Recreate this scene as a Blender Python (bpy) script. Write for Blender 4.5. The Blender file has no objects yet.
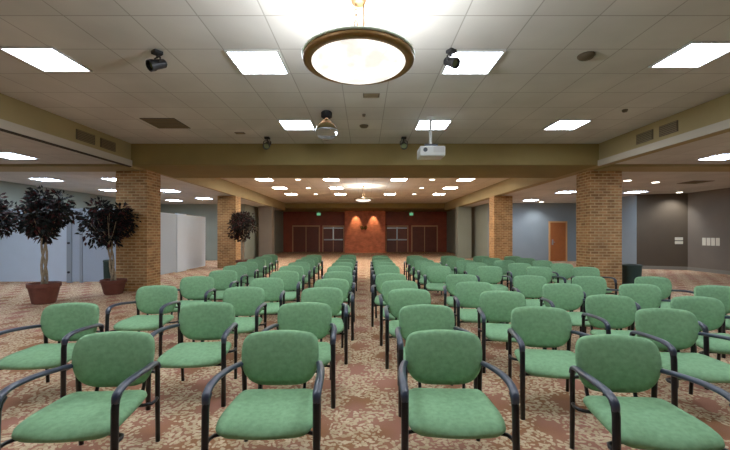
import bpy, bmesh, math, random
from mathutils import Vector, Matrix
random.seed(7)
C = bpy.context.scene.collection
PI = math.pi
R = math.radians

# ------------------------------------------------------------------ helpers
def lin(c):
    return tuple(((v/255)/12.92 if v/255 <= .04045 else (((v/255)+.055)/1.055)**2.4) for v in c)

def nt(name):
    m = bpy.data.materials.new(name); m.use_nodes = True
    t = m.node_tree; b = t.nodes['Principled BSDF']
    return m, t, b

def N(t, typ, **kw):
    n = t.nodes.new(typ)
    for k, v in kw.items():
        if k in n.inputs.keys(): n.inputs[k].default_value = v
        else: setattr(n, k, v)
    return n

def mat(name, rgb, rough=.6, metal=0, noise=.0, scale=8, bump=0, bscale=60, emit=0, ecol=None, spec=.5):
    m, t, b = nt(name)
    col = lin(rgb) + (1,)
    b.inputs['Base Color'].default_value = col
    b.inputs['Roughness'].default_value = rough
    b.inputs['Metallic'].default_value = metal
    b.inputs['Specular IOR Level'].default_value = spec
    tc = N(t, 'ShaderNodeTexCoord')
    if noise:
        nz = N(t, 'ShaderNodeTexNoise', Scale=scale, Detail=4.0)
        t.links.new(tc.outputs['Object'], nz.inputs['Vector'])
        mr = N(t, 'ShaderNodeMapRange'); mr.inputs[3].default_value = 1-noise; mr.inputs[4].default_value = 1+noise
        mr.inputs[1].default_value = .3; mr.inputs[2].default_value = .7
        t.links.new(nz.outputs[0], mr.inputs[0])
        mx = N(t, 'ShaderNodeVectorMath', operation='SCALE'); mx.inputs[0].default_value = col[:3]
        t.links.new(mr.outputs[0], mx.inputs['Scale'])
        t.links.new(mx.outputs[0], b.inputs['Base Color'])
    if bump:
        nb = N(t, 'ShaderNodeTexNoise', Scale=bscale, Detail=3.0)
        t.links.new(tc.outputs['Object'], nb.inputs['Vector'])
        bp = N(t, 'ShaderNodeBump', Strength=bump, Distance=.01)
        t.links.new(nb.outputs[0], bp.inputs['Height'])
        t.links.new(bp.outputs[0], b.inputs['Normal'])
    if emit:
        b.inputs['Emission Color'].default_value = lin(ecol or rgb) + (1,)
        b.inputs['Emission Strength'].default_value = emit
    return m

def brick_mat(name, c1, c2, mortar, bw, rh, ms, rough=.85):
    m, t, b = nt(name)
    tc = N(t, 'ShaderNodeTexCoord'); sp = N(t, 'ShaderNodeSeparateXYZ')
    t.links.new(tc.outputs['Object'], sp.inputs[0])
    ad = N(t, 'ShaderNodeMath', operation='ADD'); t.links.new(sp.outputs[0], ad.inputs[0]); t.links.new(sp.outputs[1], ad.inputs[1])
    cb = N(t, 'ShaderNodeCombineXYZ'); t.links.new(ad.outputs[0], cb.inputs[0]); t.links.new(sp.outputs[2], cb.inputs[1])
    br = N(t, 'ShaderNodeTexBrick')
    br.inputs['Scale'].default_value = 1; br.inputs['Brick Width'].default_value = bw; br.inputs['Row Height'].default_value = rh
    br.inputs['Mortar Size'].default_value = ms; br.inputs['Mortar Smooth'].default_value = .2; br.inputs['Bias'].default_value = 0
    br.inputs['Color1'].default_value = lin(c1)+(1,); br.inputs['Color2'].default_value = lin(c2)+(1,); br.inputs['Mortar'].default_value = lin(mortar)+(1,)
    t.links.new(cb.outputs[0], br.inputs['Vector'])
    nz = N(t, 'ShaderNodeTexNoise', Scale=3.0, Detail=5.0); t.links.new(tc.outputs['Object'], nz.inputs['Vector'])
    mr = N(t, 'ShaderNodeMapRange'); mr.inputs[1].default_value = .3; mr.inputs[2].default_value = .7; mr.inputs[3].default_value = .75; mr.inputs[4].default_value = 1.2
    t.links.new(nz.outputs[0], mr.inputs[0])
    vm = N(t, 'ShaderNodeVectorMath', operation='SCALE'); t.links.new(br.outputs[0], vm.inputs[0]); t.links.new(mr.outputs[0], vm.inputs['Scale'])
    t.links.new(vm.outputs[0], b.inputs['Base Color'])
    bp = N(t, 'ShaderNodeBump', Strength=.5, Distance=.01); bp.invert = True
    t.links.new(br.outputs[1], bp.inputs['Height']); t.links.new(bp.outputs[0], b.inputs['Normal'])
    b.inputs['Roughness'].default_value = rough
    return m

TILE = .675
def tile_mat(name, ox, oy, c1, c2, line):
    m, t, b = nt(name)
    tc = N(t, 'ShaderNodeTexCoord')
    mp = N(t, 'ShaderNodeMapping'); mp.inputs['Location'].default_value = (ox, oy, 0)
    t.links.new(tc.outputs['Object'], mp.inputs[0])
    br = N(t, 'ShaderNodeTexBrick'); br.offset = 0; br.squash = 1
    br.inputs['Scale'].default_value = 1; br.inputs['Brick Width'].default_value = TILE; br.inputs['Row Height'].default_value = TILE
    br.inputs['Mortar Size'].default_value = .0085; br.inputs['Mortar Smooth'].default_value = .3; br.inputs['Bias'].default_value = 0
    br.inputs['Color1'].default_value = lin(c1)+(1,); br.inputs['Color2'].default_value = lin(c2)+(1,); br.inputs['Mortar'].default_value = lin(line)+(1,)
    t.links.new(mp.outputs[0], br.inputs['Vector'])
    nz = N(t, 'ShaderNodeTexNoise', Scale=1.1, Detail=4.0); t.links.new(tc.outputs['Object'], nz.inputs['Vector'])
    mr = N(t, 'ShaderNodeMapRange'); mr.inputs[1].default_value = .3; mr.inputs[2].default_value = .7; mr.inputs[3].default_value = .9; mr.inputs[4].default_value = 1.08
    t.links.new(nz.outputs[0], mr.inputs[0])
    vm = N(t, 'ShaderNodeVectorMath', operation='SCALE'); t.links.new(br.outputs[0], vm.inputs[0]); t.links.new(mr.outputs[0], vm.inputs['Scale'])
    t.links.new(vm.outputs[0], b.inputs['Base Color'])
    b.inputs['Roughness'].default_value = .9; b.inputs['Specular IOR Level'].default_value = .2
    return m

def carpet_mat():
    m, t, b = nt('patterned_carpet'); L = t.links.new
    tc = N(t, 'ShaderNodeTexCoord')
    def M(op, a, c=None):
        n = N(t, 'ShaderNodeMath', operation=op)
        for i, v in enumerate((a, c)):
            if v is None: continue
            if isinstance(v, (int, float)): n.inputs[i].default_value = v
            else: L(v, n.inputs[i])
        return n.outputs[0]
    # warp
    wn = N(t, 'ShaderNodeTexNoise', Scale=2.6, Detail=2.0); L(tc.outputs['Object'], wn.inputs['Vector'])
    wv = N(t, 'ShaderNodeVectorMath', operation='MULTIPLY_ADD'); L(wn.outputs[1], wv.inputs[0]); wv.inputs[1].default_value = (.16,.16,0); L(tc.outputs['Object'], wv.inputs[2])
    sp = N(t, 'ShaderNodeSeparateXYZ'); L(wv.outputs[0], sp.inputs[0])
    h = M('MULTIPLY', M('COSINE', M('MULTIPLY', sp.outputs[0], 2*PI/.62)), M('COSINE', M('MULTIPLY', sp.outputs[1], 2*PI/.84)))
    def leaves(scale, size, ar, seed):
        mp = N(t, 'ShaderNodeMapping'); mp.inputs['Location'].default_value = (seed, seed*1.7, 0); L(tc.outputs['Object'], mp.inputs[0])
        vo = N(t, 'ShaderNodeTexVoronoi', voronoi_dimensions='2D', Scale=scale, Randomness=.9); L(mp.outputs[0], vo.inputs['Vector'])
        d = N(t, 'ShaderNodeVectorMath', operation='SUBTRACT'); L(mp.outputs[0], d.inputs[0]); L(vo.outputs['Position'], d.inputs[1])
        sc = N(t, 'ShaderNodeSeparateColor'); L(vo.outputs['Color'], sc.inputs[0])
        ang = M('MULTIPLY', sc.outputs[0], 2*PI)
        rt = N(t, 'ShaderNodeVectorRotate', rotation_type='Z_AXIS'); L(d.outputs[0], rt.inputs['Vector']); L(ang, rt.inputs['Angle'])
        s2 = N(t, 'ShaderNodeSeparateXYZ'); L(rt.outputs[0], s2.inputs[0])
        xx = M('MULTIPLY', s2.outputs[0], s2.outputs[0])
        yy = M('MULTIPLY', M('MULTIPLY', s2.outputs[1], s2.outputs[1]), ar*ar)
        r = M('SQRT', M('ADD', xx, yy))
        mr = N(t, 'ShaderNodeMapRange'); mr.inputs[1].default_value = size*1.1; mr.inputs[2].default_value = size*.85; L(r, mr.inputs[0])
        thr = N(t, 'ShaderNodeMapRange'); thr.inputs[1].default_value = .75; thr.inputs[2].default_value = -.05; thr.inputs[3].default_value = 0; thr.inputs[4].default_value = .82
        L(h, thr.inputs[0]); on = M('LESS_THAN', sc.outputs[2], thr.outputs[0])
        return M('MULTIPLY', mr.outputs[0], on), sc.outputs[1]
    l1, rnd = leaves(21, .026, 1.9, 0)
    l2, rnd2 = leaves(27, .021, 1.9, 5.3)
    lv = M('MAXIMUM', l1, l2)
    mk = N(t, 'ShaderNodeMapRange'); mk.inputs[1].default_value = .85; mk.inputs[2].default_value = .6; L(h, mk.inputs[0])
    mask = M('MULTIPLY', lv, mk.outputs[0])
    bn = N(t, 'ShaderNodeTexNoise', Scale=1.4, Detail=2.0); L(tc.outputs['Object'], bn.inputs['Vector'])
    bm_ = N(t, 'ShaderNodeMapRange'); bm_.inputs[1].default_value = .4; bm_.inputs[2].default_value = .6; L(bn.outputs[0], bm_.inputs[0])
    base = N(t, 'ShaderNodeMix', data_type='RGBA'); L(bm_.outputs[0], base.inputs[0])
    base.inputs[6].default_value = lin((164,112,94))+(1,); base.inputs[7].default_value = lin((148,102,70))+(1,)
    leafc = N(t, 'ShaderNodeMix', data_type='RGBA'); L(rnd, leafc.inputs[0])
    leafc.inputs[6].default_value = lin((212,190,156))+(1,); leafc.inputs[7].default_value = lin((184,158,122))+(1,)
    fin = N(t, 'ShaderNodeMix', data_type='RGBA'); L(mask, fin.inputs[0]); L(base.outputs[2], fin.inputs[6]); L(leafc.outputs[2], fin.inputs[7])
    pn = N(t, 'ShaderNodeTexNoise', Scale=260.0, Detail=1.0); L(tc.outputs['Object'], pn.inputs['Vector'])
    pm = N(t, 'ShaderNodeMapRange'); pm.inputs[1].default_value = .3; pm.inputs[2].default_value = .7; pm.inputs[3].default_value = .78; pm.inputs[4].default_value = 1.18; L(pn.outputs[0], pm.inputs[0])
    vm = N(t, 'ShaderNodeVectorMath', operation='SCALE'); L(fin.outputs[2], vm.inputs[0]); L(pm.outputs[0], vm.inputs['Scale'])
    L(vm.outputs[0], b.inputs['Base Color'])
    b.inputs['Roughness'].default_value = .95; b.inputs['Specular IOR Level'].default_value = .15
    return m

def box(bm, x0, x1, y0, y1, z0, z1, bev=0):
    vs = [bm.verts.new(p) for p in ((x0,y0,z0),(x1,y0,z0),(x1,y1,z0),(x0,y1,z0),(x0,y0,z1),(x1,y0,z1),(x1,y1,z1),(x0,y1,z1))]
    fs = [bm.faces.new([vs[i] for i in f]) for f in ((3,2,1,0),(4,5,6,7),(0,1,5,4),(1,2,6,5),(2,3,7,6),(3,0,4,7))]
    if bev:
        es = list({e for f in fs for e in f.edges})
        bmesh.ops.bevel(bm, geom=es, offset=bev, segments=2, affect='EDGES', profile=.5)

def tube(bm, pts, r, n=8, flat=1.0, caps=True, closed=False):
    """tube along pts; r a number or list; flat scales the cross-section's second axis"""
    pts = [Vector(p) for p in pts]; k = len(pts)
    rs = r if isinstance(r, (list, tuple)) else [r]*k
    rings = []
    up0 = None
    for i, p in enumerate(pts):
        if closed: d = pts[(i+1) % k]-pts[i-1]
        else: d = (pts[min(i+1, k-1)]-pts[max(i-1, 0)])
        d.normalize()
        if up0 is None:
            ref = Vector((1,0,0)) if abs(d.x) < .8 else Vector((0,1,0))
        else: ref = up0
        a = (ref - d*ref.dot(d)).normalized(); up0 = a
        b2 = d.cross(a)
        rings.append([bm.verts.new(p + a*rs[i]*math.cos(2*PI*j/n) + b2*rs[i]*flat*math.sin(2*PI*j/n)) for j in range(n)])
    for i in range(k if closed else k-1):
        A, B = rings[i], rings[(i+1) % k]
        for j in range(n):
            bm.faces.new((A[j], A[(j+1) % n], B[(j+1) % n], B[j]))
    if caps and not closed:
        bm.faces.new(rings[0][::-1]); bm.faces.new(rings[-1])

def lathe(bm, prof, n=24, cx=0, cy=0, capb=True, capt=True):
    rings = []
    for r, z in prof:
        if r < 1e-5: rings.append([bm.verts.new((cx, cy, z))])
        else: rings.append([bm.verts.new((cx+r*math.cos(2*PI*j/n), cy+r*math.sin(2*PI*j/n), z)) for j in range(n)])
    for A, B in zip(rings, rings[1:]):
        if len(A) == 1 and len(B) == 1: continue
        for j in range(n):
            if len(A) == 1: bm.faces.new((A[0], B[(j+1) % n], B[j]))
            elif len(B) == 1: bm.faces.new((A[j], A[(j+1) % n], B[0]))
            else: bm.faces.new((A[j], A[(j+1) % n], B[(j+1) % n], B[j]))
    if capb and len(rings[0]) > 1: bm.faces.new(rings[0][::-1])
    if capt and len(rings[-1]) > 1: bm.faces.new(rings[-1])

def spline(pts, n=6):
    P = [Vector(p) for p in pts]; out = []
    for i in range(len(P)-1):
        p0 = P[max(i-1,0)]; p1 = P[i]; p2 = P[i+1]; p3 = P[min(i+2,len(P)-1)]
        for k in range(n):
            s = k/n
            out.append(.5*((2*p1)+(p2-p0)*s+(2*p0-5*p1+4*p2-p3)*s*s+(3*p1-p0-3*p2+p3)*s**3))
    out.append(P[-1]); return out

def obj(name, bm, m, parent=None, smooth=False, fix=True):
    if fix: bmesh.ops.recalc_face_normals(bm, faces=bm.faces)
    me = bpy.data.meshes.new(name); bm.to_mesh(me); bm.free()
    me.materials.append(m)
    if smooth:
        for p in me.polygons: p.use_smooth = True
    o = bpy.data.objects.new(name, me); C.objects.link(o)
    if parent: o.parent = parent
    return o

def tag(o, label=None, cat=None, group=None, kind=None):
    if label: o['label'] = label
    if cat: o['category'] = cat
    if group: o['group'] = group
    if kind: o['kind'] = kind
    return o

def thing(name, label, cat, loc=(0,0,0), rz=0, group=None):
    o = bpy.data.objects.new(name, None); C.objects.link(o)
    o.location = loc; o.rotation_euler = (0,0,rz); o.empty_display_size = .1
    return tag(o, label, cat, group)

def dup(root, loc, rz, label, group=None):
    r = root.copy(); C.objects.link(r); r.location = loc; r.rotation_euler = (0,0,rz); r['label'] = label
    if group: r['group'] = group
    for ch in list(root.children):
        c = ch.copy(); C.objects.link(c); c.parent = r
        for g in list(ch.children):
            d = g.copy(); C.objects.link(d); d.parent = c
    return r

def struct(name, bm, m, label=None, cat=None):
    o = obj(name, bm, m); o['kind'] = 'structure'
    return tag(o, label, cat)

def sbox(name, m, *b, label=None, cat=None):
    bm = bmesh.new(); box(bm, *b); return struct(name, bm, m, label, cat)

# ------------------------------------------------------------------ camera (eye 1.5 m, looking down the aisle)
F = 370.0
H = 1.5
cam = bpy.data.cameras.new('camera'); co = bpy.data.objects.new('camera', cam); C.objects.link(co)
co.location = (0, 0, H); co.rotation_euler = (R(90), 0, 0)
cam.sensor_width = 36; cam.lens = 36*F/730; cam.shift_y = 9/730; cam.clip_start = .05
bpy.context.scene.camera = co

# ------------------------------------------------------------------ materials
m_carpet = carpet_mat()
m_ceil1 = tile_mat('ceiling_tile', TILE/2, -4.74+TILE/2, (186,183,177), (193,190,184), (152,149,142))
m_ceil2 = tile_mat('ceiling_tile_far', TILE/2, -14.9+TILE/2, (190,180,162), (197,187,169), (156,148,132))
m_ceil3 = tile_mat('ceiling_tile_side', 0.1, .2, (188,184,176), (195,191,183), (160,156,149))
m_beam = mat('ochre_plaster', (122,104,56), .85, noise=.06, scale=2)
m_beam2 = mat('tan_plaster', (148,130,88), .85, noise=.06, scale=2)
m_lip = mat('pale_trim', (176,166,148), .8)
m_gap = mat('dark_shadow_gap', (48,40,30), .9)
m_brick = brick_mat('tan_brick', (172,124,74), (132,92,48), (184,152,106), .21, .075, .011)
m_redbrick = brick_mat('red_brick', (204,112,80), (186,96,68), (198,128,98), .2, .07, .007)
m_wood_wall = mat('dark_red_panelling', (128,54,30), .55, noise=.15, scale=3)
m_wood_door = mat('dark_wood_door', (98,42,24), .45, noise=.15, scale=5)
m_frame = mat('brown_door_frame', (186,130,90), .5)
m_orange = mat('orange_oak_door', (152,84,36), .45, noise=.08, scale=6)
m_orange_fr = mat('pale_oak_frame', (200,150,96), .5)
m_metal = mat('brushed_steel', (170,175,180), .35, .9)
m_blue = mat('blue_grey_paint', (130,142,148), .8, noise=.04, scale=1.5)
m_green = mat('grey_green_paint', (126,132,120), .8, noise=.05, scale=1.5)
m_dark = mat('dark_olive_paint', (74,62,46), .8, noise=.08, scale=1.5)
m_taupe = mat('taupe_paint', (104,94,82), .8, noise=.06, scale=1.5)
m_base = mat('grey_rubber_base', (120,116,104), .7)
m_panel = mat('white_blue_panel', (206,222,240), .6, noise=.02, scale=3)
m_panel_g = mat('grey_blue_panel', (172,188,206), .7, noise=.05, scale=30)
m_post = mat('panel_edge_grey', (150,162,176), .5)
m_hw = mat('dark_hardware', (50,54,60), .4, .5)
m_diff = mat('light_diffuser', (255,255,255), .5, emit=22.0, ecol=(232,242,255))
m_diff_cool = mat('cool_light_diffuser', (250,252,255), .5, emit=34.0, ecol=(212,230,255))
m_diff_far = mat('far_light_diffuser', (255,255,255), .5, emit=46.0, ecol=(255,246,232))
m_lframe = mat('light_frame_white', (190,190,186), .5)
m_down = mat('downlight_lamp', (255,250,240), .5, emit=7.0, ecol=(255,244,225))
m_bowl = mat('alabaster_bowl', (235,234,228), .4, emit=1.0, ecol=(255,250,240), noise=.03, scale=6)
_t = m_bowl.node_tree; _n = N(_t, 'ShaderNodeTexNoise', Scale=5.0, Detail=3.0); _r = N(_t, 'ShaderNodeMapRange')
_r.inputs[1].default_value = .38; _r.inputs[2].default_value = .58; _r.inputs[3].default_value = .78; _r.inputs[4].default_value = 1.5
_c = N(_t, 'ShaderNodeTexCoord'); _t.links.new(_c.outputs['Object'], _n.inputs['Vector']); _t.links.new(_n.outputs[0], _r.inputs[0])
_t.links.new(_r.outputs[0], _t.nodes['Principled BSDF'].inputs['Emission Strength'])
m_brass = mat('aged_brass', (128,92,44), .45, .5, noise=.12, scale=20)
m_chain = mat('dark_brass_chain', (92,66,34), .5, .3)
m_glass_tick = mat('pale_green_glass', (190,205,180), .2)
m_black = mat('black_metal', (22,22,24), .5, .3)
m_blk2 = mat('matt_black_mount', (12,12,13), .8)
m_lensg = mat('spot_lens', (120,130,90), .2, .3)
m_vent = mat('dark_grille', (74,62,42), .7)
m_slat = mat('grille_slat', (112,96,66), .6)
m_white = mat('white_plastic', (206,208,206), .45)
m_paper = mat('white_paper_notice', (214,208,186), .8)
m_fabric = mat('green_fabric', (128,172,128), .9, noise=.14, scale=34, bump=.25, bscale=260, spec=.2)
m_arm = mat('black_blue_armrest', (36,46,66), .34, .0, spec=.8)
m_leg = mat('black_steel_leg', (18,19,23), .4, .2)
m_pot = mat('terracotta', (104,54,38), .75, noise=.12, scale=10)
m_soil = mat('potting_soil', (56,48,38), .95, noise=.2, scale=30)
m_bark = mat('pale_bark', (150,132,106), .85, noise=.25, scale=25)
m_bin = mat('dark_green_bin', (20,44,36), .6)
m_exit = mat('exit_sign_green', (110,180,140), .5, emit=.5, ecol=(110,200,145))
m_emblem = mat('dark_gold_emblem', (100,82,30), .45, .5)

def leaf_mat():
    m, t, b = nt('ficus_leaf')
    g = N(t, 'ShaderNodeNewGeometry'); cr = N(t, 'ShaderNodeValToRGB')
    t.links.new(g.outputs['Random Per Island'], cr.inputs[0])
    e = cr.color_ramp.elements; e[0].position = 0; e[0].color = lin((13,16,14))+(1,); e[1].position = 1; e[1].color = lin((74,30,26))+(1,)
    x = e.new(.45); x.color = lin((17,24,17))+(1,)
    x = e.new(.72); x.color = lin((30,18,20))+(1,)
    t.links.new(cr.outputs[0], b.inputs['Base Color']); b.inputs['Roughness'].default_value = .65; b.inputs['Specular IOR Level'].default_value = .25
    return m
m_leaf = leaf_mat()

def mirror_mat():
    m, t, b = nt('clear_glass_globe')
    b.inputs['Base Color'].default_value = (.97,.99,.99,1); b.inputs['Roughness'].default_value = .03
    b.inputs['Transmission Weight'].default_value = 1.0; b.inputs['IOR'].default_value = 1.22
    return m
m_globe = mirror_mat()

# ------------------------------------------------------------------ the room shell
BX = 5.69          # inner faces of the long beams and of the columns
CZ, SZ = 3.70, 3.20
Y0, Y1 = -4.0, 30.8
XL, XR = -11.6, 13.4
bm = bmesh.new(); box(bm, XL-.2, XR+.2, Y0-.2, Y1+.2, -.1, 0); struct('floor', bm, m_carpet)
bm = bmesh.new(); box(bm, -BX-.3, BX+.3, Y0, 9.2, CZ, CZ+.1); struct('ceiling', bm, m_ceil1)
bm = bmesh.new(); box(bm, -BX-.3, BX+.3, 10.9, 26.5, CZ, CZ+.1); struct('ceiling.001', bm, m_ceil2)
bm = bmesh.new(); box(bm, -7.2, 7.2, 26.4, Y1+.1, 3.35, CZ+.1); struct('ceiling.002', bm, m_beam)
bm = bmesh.new(); box(bm, XL-.1, -BX-.1, Y0, 26.4, SZ, SZ+.1); struct('ceiling.003', bm, m_ceil3)
bm = bmesh.new(); box(bm, BX+.28, XR+.1, Y0, 26.4, SZ, SZ+.1); struct('ceiling.004', bm, m_ceil3)
# beams
def two(y0, y1, y2, y3):
    pass
sbox('beam_left', m_beam2, -BX-.12, -BX, Y0, 26.4, SZ-.02, CZ+.05)
sbox('beam_right', m_beam2, BX, BX+.3, Y0, 26.4, SZ-.02, CZ+.05)
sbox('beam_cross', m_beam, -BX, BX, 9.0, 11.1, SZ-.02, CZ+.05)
sbox('beam_cross.001', m_beam2, XL, -BX-.1, 9.0, 9.75, SZ-.06, SZ+.02)
sbox('beam_cross.002', m_beam2, BX+.28, XR, 9.0, 9.75, SZ-.06, SZ+.02)
sbox('trim_1', m_lip, -BX-.001, -BX+.03, Y0, 9.0, SZ-.05, SZ+.09)
sbox('trim_2', m_lip, BX-.03, BX+.001, Y0, 9.0, SZ-.05, SZ+.09)
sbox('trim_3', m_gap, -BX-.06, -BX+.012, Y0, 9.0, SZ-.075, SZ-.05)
# walls
sbox('wall_back', m_green, XL-.2, XR+.2, Y0-.1, Y0, 0, CZ+.1)
sbox('wall_left', m_green, XL-.1, XL, Y0, 21.1, 0, SZ+.05)
sbox('wall_left.001', m_green, XL-.1, -6.8, 21.0, 21.1, 0, SZ+.05)
sbox('wall_left.002', m_green, -6.9, -6.8, 21.1, Y1, 0, CZ)
sbox('wall_right', m_taupe, XR, XR+.1, Y0, 15.5, 0, SZ+.05)
sbox('wall_right.002', m_blue, 11.75, 11.85, 16.02, 20.4, 0, SZ+.05)
sbox('wall_right.003', m_blue, 6.8, 11.85, 20.4, 20.5, 0, SZ+.05)
sbox('wall_right.004', m_green, 6.8, 6.9, 20.5, Y1, 0, CZ)
# dark accent wall, slightly angled
bm = bmesh.new()
P = [(11.75,16.0),(13.42,15.35),(13.46,15.45),(11.8,16.1)]
lo = [bm.verts.new((x,y,0)) for x,y in P]; hi = [bm.verts.new((x,y,SZ+.05)) for x,y in P]
bm.faces.new(lo[::-1]); bm.faces.new(hi)
for i in range(4): bm.faces.new((lo[i], lo[(i+1)%4], hi[(i+1)%4], hi[i]))
struct('wall_right.001', bm, m_dark)
sbox('wall_front', m_wood_wall, -6.9, 6.9, Y1, Y1+.1, 0, CZ)
# baseboards
sbox('baseboard_right', m_base, XR-.02, XR, Y0, 15.35, 0, .14)
bm = bmesh.new()
d = Vector((13.42-11.75, 15.35-16.0, 0)).normalized(); nrm = Vector((d.y, -d.x, 0))
a, c = Vector((11.75,16.0,0)), Vector((13.4,15.36,0))
q = [a, c, c+nrm*.02, a+nrm*.02]
lo = [bm.verts.new(v) for v in q]; hi = [bm.verts.new(v+Vector((0,0,.14))) for v in q]
bm.faces.new(lo); bm.faces.new(hi)
for i in range(4): bm.faces.new((lo[i], lo[(i+1)%4], hi[(i+1)%4], hi[i]))
struct('baseboard_right.001', bm, m_base)
sbox('baseboard_left', m_base, -6.8, -6.78, 21.1, Y1, 0, .12)
sbox('baseboard_right.002', m_base, 6.78, 6.8, 20.5, Y1, 0, .12)
# brick columns
def column(x0, x1, y0, y1, nm, m=None):
    sbox(nm, m or m_brick, x0, x1, y0, y1, 0, SZ-.02)
column(-6.5, -BX, 9.65, 10.3, 'column_left')
column(BX+.19, 6.7, 9.65, 10.3, 'column_right')
column(-6.5, -BX, 16.3, 16.95, 'column_left.001')
column(BX, 6.5, 16.3, 16.95, 'column_right.001')
column(-6.5, -BX, 22.6, 23.25, 'column_left.002', m_taupe)
column(BX, 6.5, 22.6, 23.25, 'column_right.002', m_green)
# red accent wall at the far end
sbox('wall_front.001', m_redbrick, -1.63, 1.63, 29.6, Y1, 0, 3.35)

# far doors: door (frame > leaf > push bar)
def door_leaf_pair(nm, x0, x1, ht, bars=True):
    y = Y1
    fr = bmesh.new()
    box(fr, x0, x0+.09, y-.06, y, 0, ht); box(fr, x1-.09, x1, y-.06, y, 0, ht); box(fr, x0, x1, y-.06, y, ht-.1, ht+.02)
    box(fr, (x0+x1)/2-.03, (x0+x1)/2+.03, y-.055, y, 0, ht)
    f = obj(nm, fr, m_frame); f['kind'] = 'structure'
    xm = (x0+x1)/2
    for a, b2 in ((x0+.09, xm-.03), (xm+.03, x1-.09)):
        l = bmesh.new(); box(l, a, b2, y-.045, y-.002, .01, ht-.1)
        lf = obj('door_leaf', l, m_wood_door, f)
        if bars:
            h = bmesh.new(); box(h, a+.05, b2-.03, y-.11, y-.045, .98, 1.08, .015)
            obj('push_bar', h, m_metal, lf)
            h = bmesh.new(); box(h, a+.02, b2-.02, y-.06, y-.045, ht-.26, ht-.16, .01)
            obj('door_closer', h, m_metal, lf)
    if bars:
        h = bmesh.new(); box(h, xm-.05, xm+.05, y-.1, y-.05, 1.0, ht-.12)
        obj('mullion', h, m_metal, f)
door_leaf_pair('door_1', -3.55, -1.72, 2.2)
door_leaf_pair('door_2', -6.05, -3.75, 2.2, False)
door_leaf_pair('door_3', 1.72, 3.6, 2.2)
door_leaf_pair('door_4', 3.85, 6.05, 2.2, False)
def single_door(nm, x0, x1, y, ht, hx):
    fr = bmesh.new()
    box(fr, x0-.08, x0, y-.05, y, 0, ht+.08); box(fr, x1, x1+.08, y-.05, y, 0, ht+.08); box(fr, x0, x1, y-.05, y, ht, ht+.08)
    f = obj(nm, fr, m_orange_fr); f['kind'] = 'structure'
    l = bmesh.new(); box(l, x0, x1, y-.035, y-.001, .01, ht); lf = obj('door_leaf', l, m_orange, f)
    h = bmesh.new(); box(h, hx-.04, hx+.04, y-.05, y-.034, .9, 1.2, .008); tube(h, [(hx, y-.05, 1.05), (hx, y-.09, 1.05), (hx+.1, y-.095, 1.05)], .014)
    obj('door_handle', h, m_metal, lf)
single_door('door_5', 10.2, 11.05, 20.4, 2.12, 10.32)
single_door('door_6', 6.92, 7.8, 20.4, 2.12, 7.7)

# ------------------------------------------------------------------ ceiling light panels
def panel_proto(z):
    t = thing('ceiling_light', 'x', 'ceiling light', (0,0,z))
    b = bmesh.new(); s, w = .325, .025
    box(b, -s, s, -s, -s+w, -.02, .0); box(b, -s, s, s-w, s, -.02, .0); box(b, -s, -s+w, -s+w, s-w, -.02, .0); box(b, s-w, s, -s+w, s-w, -.02, .0)
    obj('light_frame', b, m_lframe, t)
    b = bmesh.new(); box(b, -s+w, s-w, -s+w, s-w, -.012, -.001); obj('diffuser', b, m_diff, t)
    return t
proto = panel_proto(CZ); first = [True]
cool_mesh = [c for c in proto.children if c.name == 'diffuser'][0].data.copy(); cool_mesh.materials[0] = m_diff_cool
far_mesh = cool_mesh.copy(); far_mesh.materials[0] = m_diff_far
def add_light(x, y, z, label, group):
    if first[0]:
        proto.location = (x, y, z); proto['label'] = label; proto['group'] = group; first[0] = False
    else: 
        r = dup(proto, (x, y, z), 0, label, group)
        if z < 3.5 or y > 11:
            for c in r.children:
                if c.name.startswith('diffuser'): c.data = cool_mesh if z < 3.5 else far_mesh
side4 = ['far left', 'left of the chandelier', 'right of the chandelier', 'far right']
for k, y in enumerate((2.04, 4.74, 7.44)):
    for i, x in enumerate((-4.05, -1.36, 1.36, 4.05)):
        if k == 2 and i == 0: continue
        if k == 0 and i in (1, 2): pass
        nm = ('overhead', 'near', 'next')[k]
        lab = {0: 'square white ceiling light panel overhead above the front chairs, %s',
               1: 'large bright square ceiling light panel, %s in the nearest visible row',
               2: 'square ceiling light panel just before the ochre cross beam, %s'}[k] % (side4[i] if k < 2 else ['', 'by the glass globe', 'behind the projector pole', 'far right'][i])
        dy = {(1,0): -.08, (1,3): -.2}.get((k,i), 0)
        add_light(x+(.06 if (k,i) == (1,0) else 0), y+dy, CZ, lab, 'square light panels in the near ceiling')
for k, y in enumerate((14.9, 17.6, 20.3)):
    for i, x in enumerate((-4.05, -1.36, 1.36, 4.05)):
        if k == 1 and i == 2: continue
        add_light(x, y, CZ, 'small square ceiling light beyond the cross beam, %s row, %s' % (['first','second','third','fourth'][k], ['leftmost','left of centre','right of centre','rightmost'][i]), 'square light panels in the far ceiling')
for k, (x, y) in enumerate([(-7.65, 8.0), (-9.9, 11.5), (-7.7, 11.5), (-9.8, 14.3), (-7.65, 14.5), (-9.6, 18.6), (-7.65, 17.6), (-7.65, 4.4), (-7.65, .8), (-9.9, 8.0), (-9.9, 4.4), (-9.9, .8)]):  # near panels by the wall are unseen, added to brighten the divider
    lab = ['nearest, above the potted trees', 'above the white divider by the left wall', 'partly hidden by the first brick column', 'beyond the divider by the left wall', 'right beside the first brick column', 'farthest by the left wall', 'farthest, beside the second brick column', 'outside the left beam near the camera', 'outside the left beam overhead', 'added fill panel by the wall, before the white divider', 'added fill panel by the wall, near the camera', 'added fill panel by the wall overhead'][k]
    add_light(x, y, SZ, 'square ceiling light in the left side aisle, ' + lab, 'light panels in the left aisle')
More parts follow.
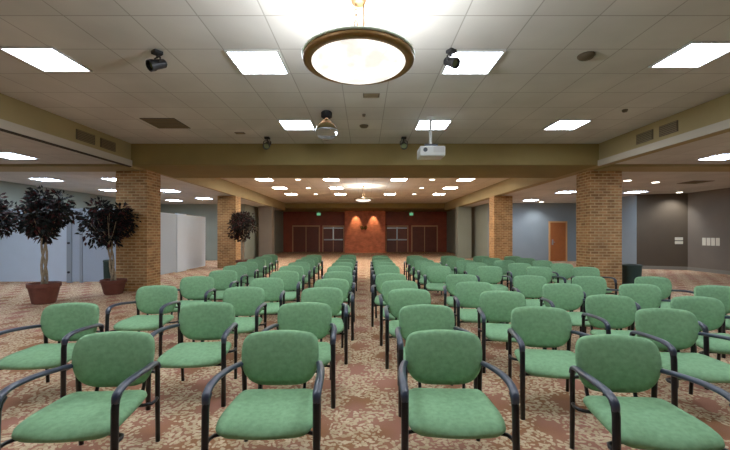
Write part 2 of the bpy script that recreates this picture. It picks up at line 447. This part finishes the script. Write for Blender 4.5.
for k, (x, y) in enumerate([(7.85, 8.1), (8.1, 14.9), (10.9, 14.9), (8.3, 18.5), (7.85, 4.4), (7.85, .8), (10.9, 8.1), (10.9, 4.4), (10.9, 11.5)][:8]):  # panels along the taupe wall are unseen, added for extra light
    lab = ['nearest, beyond the right beam', 'left of the first brick column', 'right of the first brick column', 'farthest, above the blue wall', 'outside the right beam near the camera', 'right of the beam overhead', 'added fill panel close to the taupe wall', 'added fill panel by the taupe wall, near the camera'][k]
    add_light(x, y, SZ, 'square ceiling light in the right side aisle, ' + lab, 'light panels in the right aisle')

def downlight(x, y, z, label):
    t = thing('downlight', label, 'downlight', (x, y, z), 0, 'small round downlights')
    b = bmesh.new(); lathe(b, [(.13,-.012),(.13,0)], 20); obj('trim_ring', b, m_lframe, t)
    b = bmesh.new(); lathe(b, [(.10,-.02),(.10,-.013)], 20); obj('lamp', b, m_down, t)
    return t
for k, (x, y) in enumerate([(-2.7, 14.9), (2.7, 14.9), (-2.7, 20.3), (2.7, 20.3), (-2.7, 17.6), (2.7, 17.6)]):
    downlight(x, y, CZ, 'small round downlight beyond the cross beam, %s, %s of the far chandelier' % (['first row','first row','third row','third row','second row','second row'][k], 'left' if x < 0 else 'right'))
for k, (x, y, lab) in enumerate([(8.3, 11.7, 'close right of the first brick column'), (9.5, 12.1, 'farther right of the first brick column'), (12.75, 15.0, 'washing the dark olive wall'), (9.3, 19.5, 'left of the orange door')]):
    t = downlight(x, y, SZ, 'small round downlight in the right aisle ceiling, ' + lab)
    if k >= 2:
        sp = bpy.data.lights.new('downlight_lamp', 'SPOT'); sp.energy = 130 if k == 2 else 90; sp.color = (.95,.97,1); sp.spot_size = R(110); sp.spot_blend = .8; sp.shadow_soft_size = .08
        so = bpy.data.objects.new('downlight_lamp', sp); C.objects.link(so); so.parent = t; so.location = (0,0,-.04); so.rotation_euler = (R(20), 0, 0)

# ------------------------------------------------------------------ chandeliers
def chandelier(x, y, zr, rad, label):
    t = thing('chandelier', label, 'chandelier', (x, y, zr))
    s = rad/.525
    b = bmesh.new()
    prof = [(rad*.83,-.02*s),(rad*.94,-.03*s),(rad*.99,-.018*s),(rad,.0),(rad*.985,.022*s),(rad*.95,.03*s),(rad*.88,.02*s),(rad*.83,.0),(rad*.83,-.02*s)]
    lathe(b, prof, 72, capb=False, capt=False); rim = obj('rim', b, m_brass, t, True)
    b = bmesh.new()
    tube(b, [(rad*(.992+.008*(j%2))*math.cos(2*PI*j/96), rad*(.992+.008*(j%2))*math.sin(2*PI*j/96), .03*s) for j in range(96)], .011*s, 6, closed=True)
    obj('glass_edge', b, m_glass_tick, rim, True)
    b = bmesh.new()
    pr = [(0.001,-.12*s)]+[(rad*.86*math.sin(u), -.12*s*math.cos(u)**1.0-.0) for u in [i*PI/2/12 for i in range(1,13)]]
    lathe(b, pr, 48, capb=True, capt=False); obj('bowl', b, m_bowl, t, True)
    top = CZ-zr
    b = bmesh.new(); nl = max(3, int((top-.1)/(.055*s)))
    for k in range(nl):
        zc = .05+(k+.5)*(top-.1)/nl; lh = (top-.1)/nl*.62
        pts = []
        for j in range(10):
            a = 2*PI*j/10; u, v = .016*s*math.cos(a), lh*math.sin(a)
            pts.append((-.025*s+(u if k % 2 else 0), (0 if k % 2 else u), zc+v))
        tube(b, pts, .006*s, 5, closed=True)
    obj('chain', b, m_chain, t, True)
    b = bmesh.new(); tube(b, [(.05*s, 0, .0), (.05*s, 0, top-.04)], .009*s, 6)
    for a in range(3): tube(b, [(0,0,.09),(rad*.83*math.cos(a*2*PI/3+PI/2), rad*.83*math.sin(a*2*PI/3+PI/2), .01)], .006*s, 6)
    obj('cord', b, m_chain, t)
    b = bmesh.new(); lathe(b, [(.03,top-.06),(.06,top-.055),(.075,top-.025),(.07,top-.001)], 20); obj('canopy', b, m_chain, t, True)
    lp = bpy.data.lights.new('bowl_lamp', 'POINT'); lp.energy = 150 if s > .9 else 120; lp.color = (.9,.95,1); lp.shadow_soft_size = .12
    lo_ = bpy.data.objects.new('bowl_lamp', lp); C.objects.link(lo_); lo_.parent = t; lo_.location = (0,0,.09)
chandelier(-.06, 3.45, H+1.61, .515, 'large brass-rimmed bowl chandelier hanging on a chain over the front chairs')
chandelier(-.08, 17.0, H+1.58, .42, 'small bowl chandelier glowing beyond the cross beam near the red wall')

# ------------------------------------------------------------------ ceiling fittings
def spotlight(x, y, z, rz, sc, label):
    t = thing('spotlight', label, 'spotlight', (x, y, z), rz, 'black spotlights under the ceiling'); t.scale = (sc,sc,sc)
    b = bmesh.new(); box(b, -.06,.06,-.06,.06,-.05,0,.008); tube(b, [(0,0,-.05),(0,0,-.1)], .014); obj('mount', b, m_blk2, t)
    b = bmesh.new(); tube(b, [(-.085,0,-.19),(-.085,0,-.11),(-.06,0,-.09),(.06,0,-.09),(.085,0,-.11),(.085,0,-.19)], .012, 6); obj('yoke', b, m_black, t)
    b = bmesh.new(); lathe(b, [(.045,-.13),(.062,-.11),(.066,-.02),(.07,.05),(.08,.055),(.08,.12),(.07,.12),(.066,.06)], 18, capt=False)
    bmesh.ops.rotate(b, verts=b.verts, cent=(0,0,0), matrix=Matrix.Rotation(R(118), 3, 'X')); bmesh.ops.translate(b, verts=b.verts, vec=(0,0,-.19)); 
    bd = obj('lamp_housing', b, m_black, t)
    b = bmesh.new(); lathe(b, [(0.001,.07),(.062,.07)], 18, capt=False)
    bmesh.ops.rotate(b, verts=b.verts, cent=(0,0,0), matrix=Matrix.Rotation(R(118), 3, 'X')); bmesh.ops.translate(b, verts=b.verts, vec=(0,0,-.19)); obj('lens', b, m_lensg, bd)
spotlight(-2.50, 4.45, CZ, R(-35), .85, 'black spotlight on the ceiling right of the far left light panel')
spotlight(1.03, 4.42, CZ, R(35), .78, 'black spotlight overlapping the bright panel right of the chandelier')
spotlight(-2.22, 8.4, CZ, 0, .95, 'small black spotlight before the cross beam, left of the glass globe')
spotlight(.88, 8.4, CZ, 0, .95, 'small black spotlight before the cross beam, left of the projector')
# glass globe
t = thing('glass_globe', 'round clear glassy globe hanging from a black ceiling mount', 'globe', (-.69, 6.65, CZ))
b = bmesh.new(); lathe(b, [(.07,-.12),(.1,-.1),(.1,-.02),(.08,0)], 20); obj('mount', b, m_blk2, t)
b = bmesh.new(); lathe(b, [(.03,-.11),(.05,-.15),(.12,-.21),(.18,-.28),(.2,-.34),(.185,-.41),(.14,-.47),(.07,-.505),(.001,-.51)], 32, capb=True); obj('globe', b, m_globe, t, True)
b = bmesh.new(); lathe(b, [(.2,-.335),(.204,-.345),(.2,-.355)], 32, capb=False, capt=False); obj('band', b, m_metal, t, True)
# projector
t = thing('projector', 'white projector hung from the ceiling on a white pole', 'projector', (1.24, 7.0, CZ))
b = bmesh.new(); box(b, -.23,.24,-.2,.2,-.76,-.58,.02); bd = obj('body', b, m_white, t)
b = bmesh.new(); tube(b, [(-.13,-.2,-.65),(-.13,-.215,-.65)], .04, 16); obj('lens', b, m_hw, bd)
b = bmesh.new(); box(b, .02,.22,-.205,-.19,-.70,-.60); obj('intake_grille', b, m_lframe, bd)
b = bmesh.new(); tube(b, [(0,0,-.53),(0,0,-.01)], .028, 10); obj('pole', b, m_white, t)
b = bmesh.new(); box(b, -.12,.12,-.1,.1,-.55,-.52); obj('bracket', b, m_hw, t)
b = bmesh.new(); lathe(b, [(.08,-.02),(.08,0)], 16); obj('ceiling_plate', b, m_white, t)
# vents
def vent(x, y, z, w, d, label, ns=7):
    t = thing('ceiling_vent', label, 'vent', (x, y, z), 0, 'dark ceiling vents')
    b = bmesh.new(); box(b, -w/2, w/2, -d/2, d/2, -.012, 0); obj('backing', b, m_vent, t)
    b = bmesh.new()
    for k in range(ns):
        q = -d/2+(k+.5)*d/ns; box(b, -w/2+.02, w/2-.02, q-.008, q+.008, -.02, -.011)
    obj('slats', b, m_slat, t)
vent(-3.95, 7.35, CZ, .66, .66, 'dark square vent in the ceiling before the left end of the beam')
vent(.1, 5.86, CZ, .26, .16, 'small grey vent in the ceiling behind the chandelier', 3)
vent(10.8, 12.1, SZ, .66, .66, 'dark square vent in the right aisle ceiling')
vent(-2.72, 8.05, CZ, .2, .12, 'tiny dark vent near the left end of the cross beam', 2)
def grille(x, side, y0, y1, z0, z1, label):
    t = thing('wall_grille', label, 'vent', (x, (y0+y1)/2, z0), 0, 'pairs of grilles on the beams')
    hy = (y1-y0)/2; h = z1-z0
    b = bmesh.new(); box(b, min(0,-side*.015), max(0,-side*.015), -hy, hy, 0, h); obj('backing', b, m_vent, t)
    b = bmesh.new()
    for k in range(6):
        q = (k+.5)*h/6; box(b, min(-side*.014,-side*.022), max(-side*.014,-side*.022), -hy+.02, hy-.02, q-.007, q+.007)
    obj('slats', b, m_slat, t)
grille(-BX, -1, 7.28, 7.78, SZ+.17, SZ+.37, 'brown air grille on the left beam, the nearer of two')
grille(-BX, -1, 7.95, 8.42, SZ+.17, SZ+.37, 'brown air grille on the left beam, the farther of two')
grille(BX, 1, 6.72, 7.14, SZ+.17, SZ+.37, 'brown air grille on the right beam, the nearer of two')
grille(BX, 1, 7.3, 7.74, SZ+.17, SZ+.37, 'brown air grille on the right beam, the farther of two')
def detector(x, y, label, r=.07, dark=False):
    b = bmesh.new(); lathe(b, [(.3*r,-.045),(.8*r,-.04),(r,-.015),(r,0)], 16); o = obj('smoke_detector', b, m_vent if dark else m_white, None, True)
    o.location = (x, y, CZ); tag(o, label, 'smoke detector', 'small ceiling detectors')
detector(2.72, 4.55, 'round detector on the ceiling left of the far right panel', .1, True)
detector(4.6, 6.55, 'tiny dark sensor on the right side of the ceiling', .045, True)
detector(-.02, 7.5, 'small dark sensor on the ceiling midway between globe and projector', .09, True)
detector(-.02, 6.8, 'tiny sensor on the ceiling behind the chandelier', .03, True)
detector(-1.45, 2.75, 'tiny dark sprinkler head left of the chandelier chain', .025, True)

# ------------------------------------------------------------------ far wall fittings
for x, s in ((-3.78, 'left'), (3.78, 'right')):
    t = thing('exit_sign', 'small green lit exit sign above the doors %s of the red wall' % s, 'sign', (x, 30.2, 3.35), 0, 'green signs above the far doors')
    b = bmesh.new(); tube(b, [(0,0,0),(0,0,-.12)], .02); obj('stem', b, m_metal, t)
    b = bmesh.new(); box(b, -.15,.15,-.03,.03,-.33,-.12,.01); obj('sign_panel', b, m_exit, t)
b = bmesh.new()
for s in (-1, 1):
    pts = [(s*.02, 0, .0), (s*.06, 0, .1), (s*.14,0,.2), (s*.22,0,.22), (s*.25,0,.13), (s*.2,0,.03), (s*.13,0,-.06), (s*.08,0,.04), (s*.02,0,-.04)]
    tube(b, spline(pts, 4), .04, 8)
    tube(b, [(s*.14,0,.12),(s*.12,0,.02)], .05, 8)
o = obj('wall_emblem', b, m_emblem, None, True); o.location = (-.1, 29.56, 1.92); tag(o, 'small dark gold twin-lobed emblem mounted on the red wall', 'emblem')
for x in (-.72, .68):
    t = thing('wall_washer', 'small warm spot lamp at the top %s of the red wall' % ('left' if x < 0 else 'right'), 'spotlight', (x, 29.25, 3.35), 0, 'warm lamps over the red wall')
    b = bmesh.new(); lathe(b, [(.06,-.1),(.06,0)], 14); obj('lamp_housing', b, m_brass, t)
    sp = bpy.data.lights.new('warm_lamp', 'SPOT'); sp.energy = 110; sp.color = (1,.72,.38); sp.spot_size = R(62); sp.spot_blend = .7; sp.shadow_soft_size = .04
    so = bpy.data.objects.new('warm_lamp', sp); C.objects.link(so); so.parent = t; so.location = (0,0,-.12); so.rotation_euler = (R(20),0,0)
# notices
def notice(x, y, z, w, h, rz, label):
    b = bmesh.new(); box(b, -w/2, w/2, -.012, 0, -h/2, h/2); o = obj('notice', b, m_paper); o.location = (x, y, z); o.rotation_euler = (0,0,rz)
    tag(o, label, 'notice', 'paper notices on the right wall')
rzd = math.atan2(15.35-16.0, 13.42-11.75)
for k, z in enumerate((1.30, 1.14)):
    px = 13.12; py = 16.0+(px-11.75)*(15.35-16.0)/(13.42-11.75)
    notice(px, py, z, .27, .12, rzd, 'pale paper notice on the dark olive wall, %s of two' % ['upper','lower'][k])
for k in range(4):
    notice(XR+.004, 14.62-k*.19, 1.2, .15, .30, R(90)*-1, 'white upright paper notice on the taupe right wall, %s of four' % ['first from the corner','second from the corner','third from the corner','farthest from the corner'][k])
# bins
def bin_(x, y, r, h, label):
    t = thing('trash_bin', label, 'bin', (x, y, 0))
    b = bmesh.new(); lathe(b, [(r*.84,0),(r*.86,.02),(r*.98,h*.92),(r,h*.94)], 24); obj('body', b, m_bin, t, False)
    b = bmesh.new(); lathe(b, [(r*1.04,h*.93),(r*1.04,h*.97),(r*.9,h),(r*.5,h),(r*.48,h*.97)], 24); obj('lid', b, m_bin, t)
bin_(7.2, 10.0, .24, .68, 'dark green bin beside the right brick column')
bin_(-7.55, 10.9, .14, .74, 'narrow dark green bin behind the tree by the left column')

# ------------------------------------------------------------------ white room dividers on the left
def divider(label, segs, z1, loc, rz):
    """segs along local x: (x0, x1, material, kind)"""
    t = thing('room_divider', label, 'divider', loc, rz, 'white dividers on the left')
    for x0, x1, m, kind in segs:
        b = bmesh.new()
        if kind == 'panel': box(b, x0+.01, x1-.01, -.03, .03, .03, z1, .008)
        else: box(b, x0, x1, -.05, .05, 0, z1+.02, .008)
        p = obj('panel' if kind == 'panel' else 'post', b, m, t)
        if kind == 'hinge':
            for z in (.32, 1.22):
                h = bmesh.new(); tube(h, [((x0+x1)/2,-.05,z),((x0+x1)/2,-.08,z)], .035, 10); obj('knob', h, m_hw, p)
divider('long white divider standing behind the potted trees at left', [(-11.35,-9.2,m_panel,'panel'),(-9.2,-9.05,m_post,'hinge'),(-9.05,-8.8,m_panel_g,'panel'),(-8.8,-8.72,m_post,'post'),(-8.72,-7.42,m_panel_g,'panel')], 2.28, (0,11.45,0), 0)
divider('white folding divider between the two left brick columns', [(0,1.5,m_panel_g,'panel'),(1.5,2.25,m_panel,'post'),(2.25,4.1,m_panel,'panel')], 2.28, (-7.38,12.95,0), R(90))

# ------------------------------------------------------------------ potted trees
def leaf_mesh(seed, n, rx, rz, zc, leaf):
    rnd = random.Random(seed); bm = bmesh.new()
    blobs = []
    for _ in range(26):
        u = rnd.random()**.4; th = rnd.random()*2*PI; ph = math.acos(2*rnd.random()-1)
        blobs.append((Vector((rx*.72*u*math.sin(ph)*math.cos(th), rx*.72*u*math.sin(ph)*math.sin(th), zc+rz*.72*u*math.cos(ph))), rnd.uniform(.2,.36)*rx*1.25))
    for i in range(n):
        c, r = rnd.choice(blobs)
        v = Vector((rnd.gauss(0,1), rnd.gauss(0,1), rnd.gauss(0,1))).normalized()*r*rnd.random()**.33
        p = c+v
        d = (v.normalized()+Vector((rnd.uniform(-.6,.6), rnd.uniform(-.6,.6), rnd.uniform(-.9,.1)))).normalized()
        s = d.cross(Vector((rnd.uniform(-1,1), rnd.uniform(-1,1), rnd.uniform(-1,1)))).normalized()
        nn = d.cross(s); L = leaf*rnd.uniform(.7,1.25); w = L*.25
        q = [p, p+d*L*.4+s*w, p+d*L*.45-nn*w*.35, p+d*L*.4-s*w, p+d*L]
        vs = [bm.verts.new(x) for x in q]
        bm.faces.new((vs[0],vs[1],vs[2])); bm.faces.new((vs[1],vs[4],vs[2])); bm.faces.new((vs[0],vs[2],vs[3])); bm.faces.new((vs[3],vs[2],vs[4]))
    return bm
def tree(x, y, seed, label, crown, rx, zbot, ztop, pot_r, pot_h, cx=0, ymax=99):
    t = thing('potted_tree', label, 'tree', (x, y, 0), 0, 'potted dark-leaved trees')
    r, h = pot_r, pot_h
    b = bmesh.new(); lathe(b, [(r*.66,0),(r*.7,.01),(r*.92,h*.78),(r*1.0,h*.8),(r*1.0,h),(r*.9,h),(r*.88,h*.88)], 28, capt=False); p = obj('pot', b, m_pot, t)
    b = bmesh.new(); lathe(b, [(.001,h*.9),(r*.88,h*.88)], 28, capt=False, capb=False); obj('soil', b, m_soil, p)
    b = bmesh.new(); zc = (zbot+ztop)/2; rnd = random.Random(seed)
    for k in range(3):
        ph = k*2*PI/3; pts = []
        for i in range(9):
            f = i/8; z = h*.85+f*(zbot+.25-h*.85)
            pts.append((cx*f+.045*math.cos(ph+f*5), .045*math.sin(ph+f*5), z))
        tube(b, pts, [.028-.010*i/8 for i in range(9)], 7)
    for k in range(16):
        a = rnd.random()*2*PI; e = rnd.uniform(.3,1.2)
        tip = Vector((cx+rx*.75*math.cos(a)*math.cos(e), rx*.75*math.sin(a)*math.cos(e), zc-.2+rx*.8*math.sin(e)))
        tip.y = min(tip.y, ymax-y-.03)
        st = Vector((cx, 0, zbot+rnd.uniform(.0,.25)))
        tube(b, spline([st, st.lerp(tip,.5)+Vector((0,0,-.06)), tip], 3), [.014,.013,.012,.010,.008,.006,.004], 5)
    obj('trunk', b, m_bark, t, True)
    fb = leaf_mesh(seed, 2600, rx, (ztop-zbot)/2, zc, .115)
    bmesh.ops.translate(fb, verts=fb.verts, vec=(cx,0,0))
    fb.verts.ensure_lookup_table(); kill = []
    for i in range(0, len(fb.verts), 5):
        q = fb.verts[i:i+5]
        if any(v.co.y+y > ymax or (-6.54 < v.co.x+x < -5.65 and (9.6 < v.co.y+y < 10.35 or 16.25 < v.co.y+y < 17.0)) for v in q): kill += q
    bmesh.ops.delete(fb, geom=kill, context='VERTS')
    obj('foliage', fb, m_leaf, t, fix=False)
tree(-6.98, 8.05, 11, 'dark-leaved tree in a terracotta pot, standing in front of the white divider', 0, .60, 1.30, 2.52, .30, .44)
tree(-8.40, 8.0, 23, 'dark-leaved potted tree cut off by the left picture edge', 0, .68, 1.35, 2.5, .30, .44, .15)
tree(-6.32, 9.3, 37, 'dark-leaved tree in a terracotta pot beside the left brick column', 0, .64, 1.12, 2.42, .29, .36, -.1, 9.62)
tree(-5.18, 15.7, 51, 'distant dark-leaved potted tree beside the second left brick column', 0, .62, 1.2, 2.5, .30, .4)

# ------------------------------------------------------------------ chairs (front faces -Y, back top over the origin)
def cushion(bm, outline, layers, fn):
    n = len(outline); rings = []
    for s, w in layers:
        rings.append([bm.verts.new(fn(x*s, y*s, w)) for x, y in outline])
    for A, B in zip(rings, rings[1:]):
        for j in range(n): bm.faces.new((A[j], A[(j+1) % n], B[(j+1) % n], B[j]))
    for ring, w in ((rings[0], layers[0][1]), (rings[-1], layers[-1][1])):
        c = bm.verts.new(fn(0, 0, w))
        for j in range(n): bm.faces.new((ring[j], ring[(j+1) % n], c))
LAY = [(.45,-.5),(.8,-.48),(.94,-.36),(1.0,-.05),(.985,.22),(.93,.40),(.8,.49),(.6,.5),(.35,.5)]
def superell(n, ex):
    out = []
    for j in range(n):
        a = 2*PI*j/n; c, s = math.cos(a), math.sin(a)
        out.append((math.copysign(abs(c)**(2/ex), c), math.copysign(abs(s)**(2/ex), s)))
    return out
def rounded(poly, k=5):
    out = []; n = len(poly)
    for i in range(n):
        p = Vector(poly[i][:2]); r = poly[i][2]; a = Vector(poly[i-1][:2]); c = Vector(poly[(i+1) % n][:2])
        ra = min(r, (a-p).length*.48); rc = min(r, (c-p).length*.48)
        p0 = p+(a-p).normalized()*ra; p2 = p+(c-p).normalized()*rc
        for j in range(k+1):
            q = j/k; v = p0*(1-q)**2+p*2*q*(1-q)+p2*q*q; out.append((v.x, v.y))
    return out
def sym(pts): return pts+[(-x, y, r) for x, y, r in reversed(pts) if x > 1e-6]
SEAT_OUT = [(x/.29, (y+.335)/.255) for x, y in rounded(sym([(.0,-.598,.2),(.282,-.575,.09),(.288,-.40,.15),(.262,-.10,.07),(.18,-.078,.08)]))]
BACK_OUT = [(x/.305, z/.18) for x, z in rounded(sym([(.0,.18,.2),(.268,.172,.075),(.292,.06,.14),(.272,-.09,.12),(.185,-.182,.12)]))]
def make_chair():
    t = thing('armchair', 'x', 'chair')
    # seat: u = across, v = +1 rear .. -1 front
    def seat_fn(u, v, w):
        hw = .29
        y = -.335+.255*v
        z = .375+.075*w
        z += .018 + .008*max(0, v)**2 - .036*max(0, -v)**2.5 - .012*(1-abs(u))*(w > 0)
        return (hw*u, y, z)
    b = bmesh.new(); cushion(b, SEAT_OUT, LAY, seat_fn); obj('seat', b, m_fabric, t, True)
    def back_fn(u, v, w):
        hw = .29
        z = .612+.178*v+.014*(1-u*u)*v
        y = -.012+.02*v-.055*u*u-.06*w
        y += -.02*math.cos(v*1.4)+.02
        return (hw*u, y, z)
    b = bmesh.new(); cushion(b, BACK_OUT, LAY, back_fn); obj('backrest', b, m_fabric, t, True)
    for s in (-1, 1):
        b = bmesh.new(); tube(b, [(s*.312,-.60,0),(s*.311,-.595,.30),(s*.310,-.588,.52),(s*.309,-.575,.565),(s*.308,-.545,.59)], [.020,.021,.022,.022,.020], 8)
        obj('leg', b, m_leg, t, True)
        b = bmesh.new(); tube(b, [(s*.268,-.03,.575),(s*.269,-.005,.55),(s*.269,.0,.50),(s*.266,.005,.30),(s*.262,.02,0)], [.017,.018,.018,.017,.016], 8)
        obj('leg', b, m_leg, t, True)
        b = bmesh.new(); tube(b, spline([(s*.310,-.588,.545),(s*.311,-.575,.59),(s*.314,-.50,.618),(s*.312,-.36,.620),(s*.298,-.2,.606),(s*.273,-.06,.588),(s*.268,-.01,.568),(s*.268,.0,.53)], 4), [.021,.022,.023,.024]+[.025]*24+[.018], 10, flat=.66)
        obj('armrest', b, m_arm, t, True)
    b = bmesh.new(); tube(b, spline([(-.309,-.592,.322),(-.25,-.47,.318),(.25,-.47,.318),(.309,-.592,.322)], 4), .012, 7); obj('seat_rail', b, m_leg, t, True)
    b = bmesh.new(); tube(b, spline([(-.267,.004,.325),(-.235,-.12,.325),(.235,-.12,.325),(.267,.004,.325)], 4), .012, 7); obj('seat_rail', b, m_leg, t, True)
    for s in (-1, 1):
        b = bmesh.new(); tube(b, spline([(s*.15,-.14,.325),(s*.155,-.02,.335),(s*.16,.03,.40),(s*.16,.045,.52)], 4), .012, 7, flat=1.4)
        obj('back_support', b, m_leg, t, True)
    b = bmesh.new(); tube(b, spline([(-.269,.0,.50),(-.2,.035,.5),(0,.05,.5),(.2,.035,.5),(.269,.0,.50)], 4), .011, 7); obj('back_bar', b, m_leg, t, True)
    return t
chair0 = make_chair(); used = [False]
ORD = ['first','second','third','fourth','fifth']
ROW = ['front row','second row','third row','fourth row','fifth row','sixth row','seventh row','eighth row','ninth row','tenth row']
rng = random.Random(5)
def place_chair(x, y, rz, row, col, side, nrows):
    lab = 'green fabric armchair with black arms, %s, %s seat %s of the aisle' % (ROW[row] if row < nrows-1 else 'last row', ORD[col], side)
    rz += R(rng.uniform(-2.2, 2.2))
    if not used[0]:
        chair0.location = (x, y, 0); chair0.rotation_euler = (0,0,rz); chair0['label'] = lab; chair0['group'] = 'green armchairs in rows'; used[0] = True
    else: dup(chair0, (x, y, 0), rz, lab)
left = [[(-.60,2.67),(-1.76,2.64)],
        [(-.61,3.78),(-1.60,3.79),(-2.95,3.75)],
        [(-.56,4.85),(-1.59,4.90),(-2.80,5.02)],
        [(-.52,5.80),(-1.57,5.92),(-2.76,6.12)],
        [(-.50,6.92),(-1.52,7.02),(-2.73,7.15)]]
for k in range(5):
    y = 8.1+1.1*k
    left.append([(-.56,y),(-1.62-.03*k,y+.05),(-2.88-.09*k,y+.12)])
for r, row in enumerate(left):
    for c, (x, y) in enumerate(row): place_chair(x, y, R(3.5) if c else R(1), r, c, 'left', len(left))
right = [[(.56,2.68),(1.71,2.55)],
         [(.60,3.65),(1.67,3.55),(2.79,3.47),(3.80,3.38)],
         [(.56,4.72),(1.68,4.55),(2.79,4.25),(3.68,4.14)],
         [(.52,5.58),(1.59,5.42),(2.78,5.24),(3.82,5.18),(4.74,5.03)],
         [(.46,6.58),(1.68,6.45),(2.77,6.24),(3.70,6.15),(4.70,6.08)]]
for k in range(5):
    y = 8.25+.97*k
    right.append([(.50,y),(1.62,y-.08),(2.70,y-.2),(3.72,y-.3),(4.68,y-.38)])
for r, row in enumerate(right):
    for c, (x, y) in enumerate(row): place_chair(x, y, R(-7) if c else R(-1), r, c, 'right', len(right))

# ------------------------------------------------------------------ look
w = bpy.data.worlds.new('world'); bpy.context.scene.world = w; w.use_nodes = True
bg = w.node_tree.nodes['Background']; bg.inputs[0].default_value = (.8,.85,.9,1); bg.inputs[1].default_value = .3
sc = bpy.context.scene
sc.view_settings.view_transform = 'Standard'
sc.view_settings.look = 'None'
sc.view_settings.exposure = 0.2
sc.view_settings.gamma = 1.12
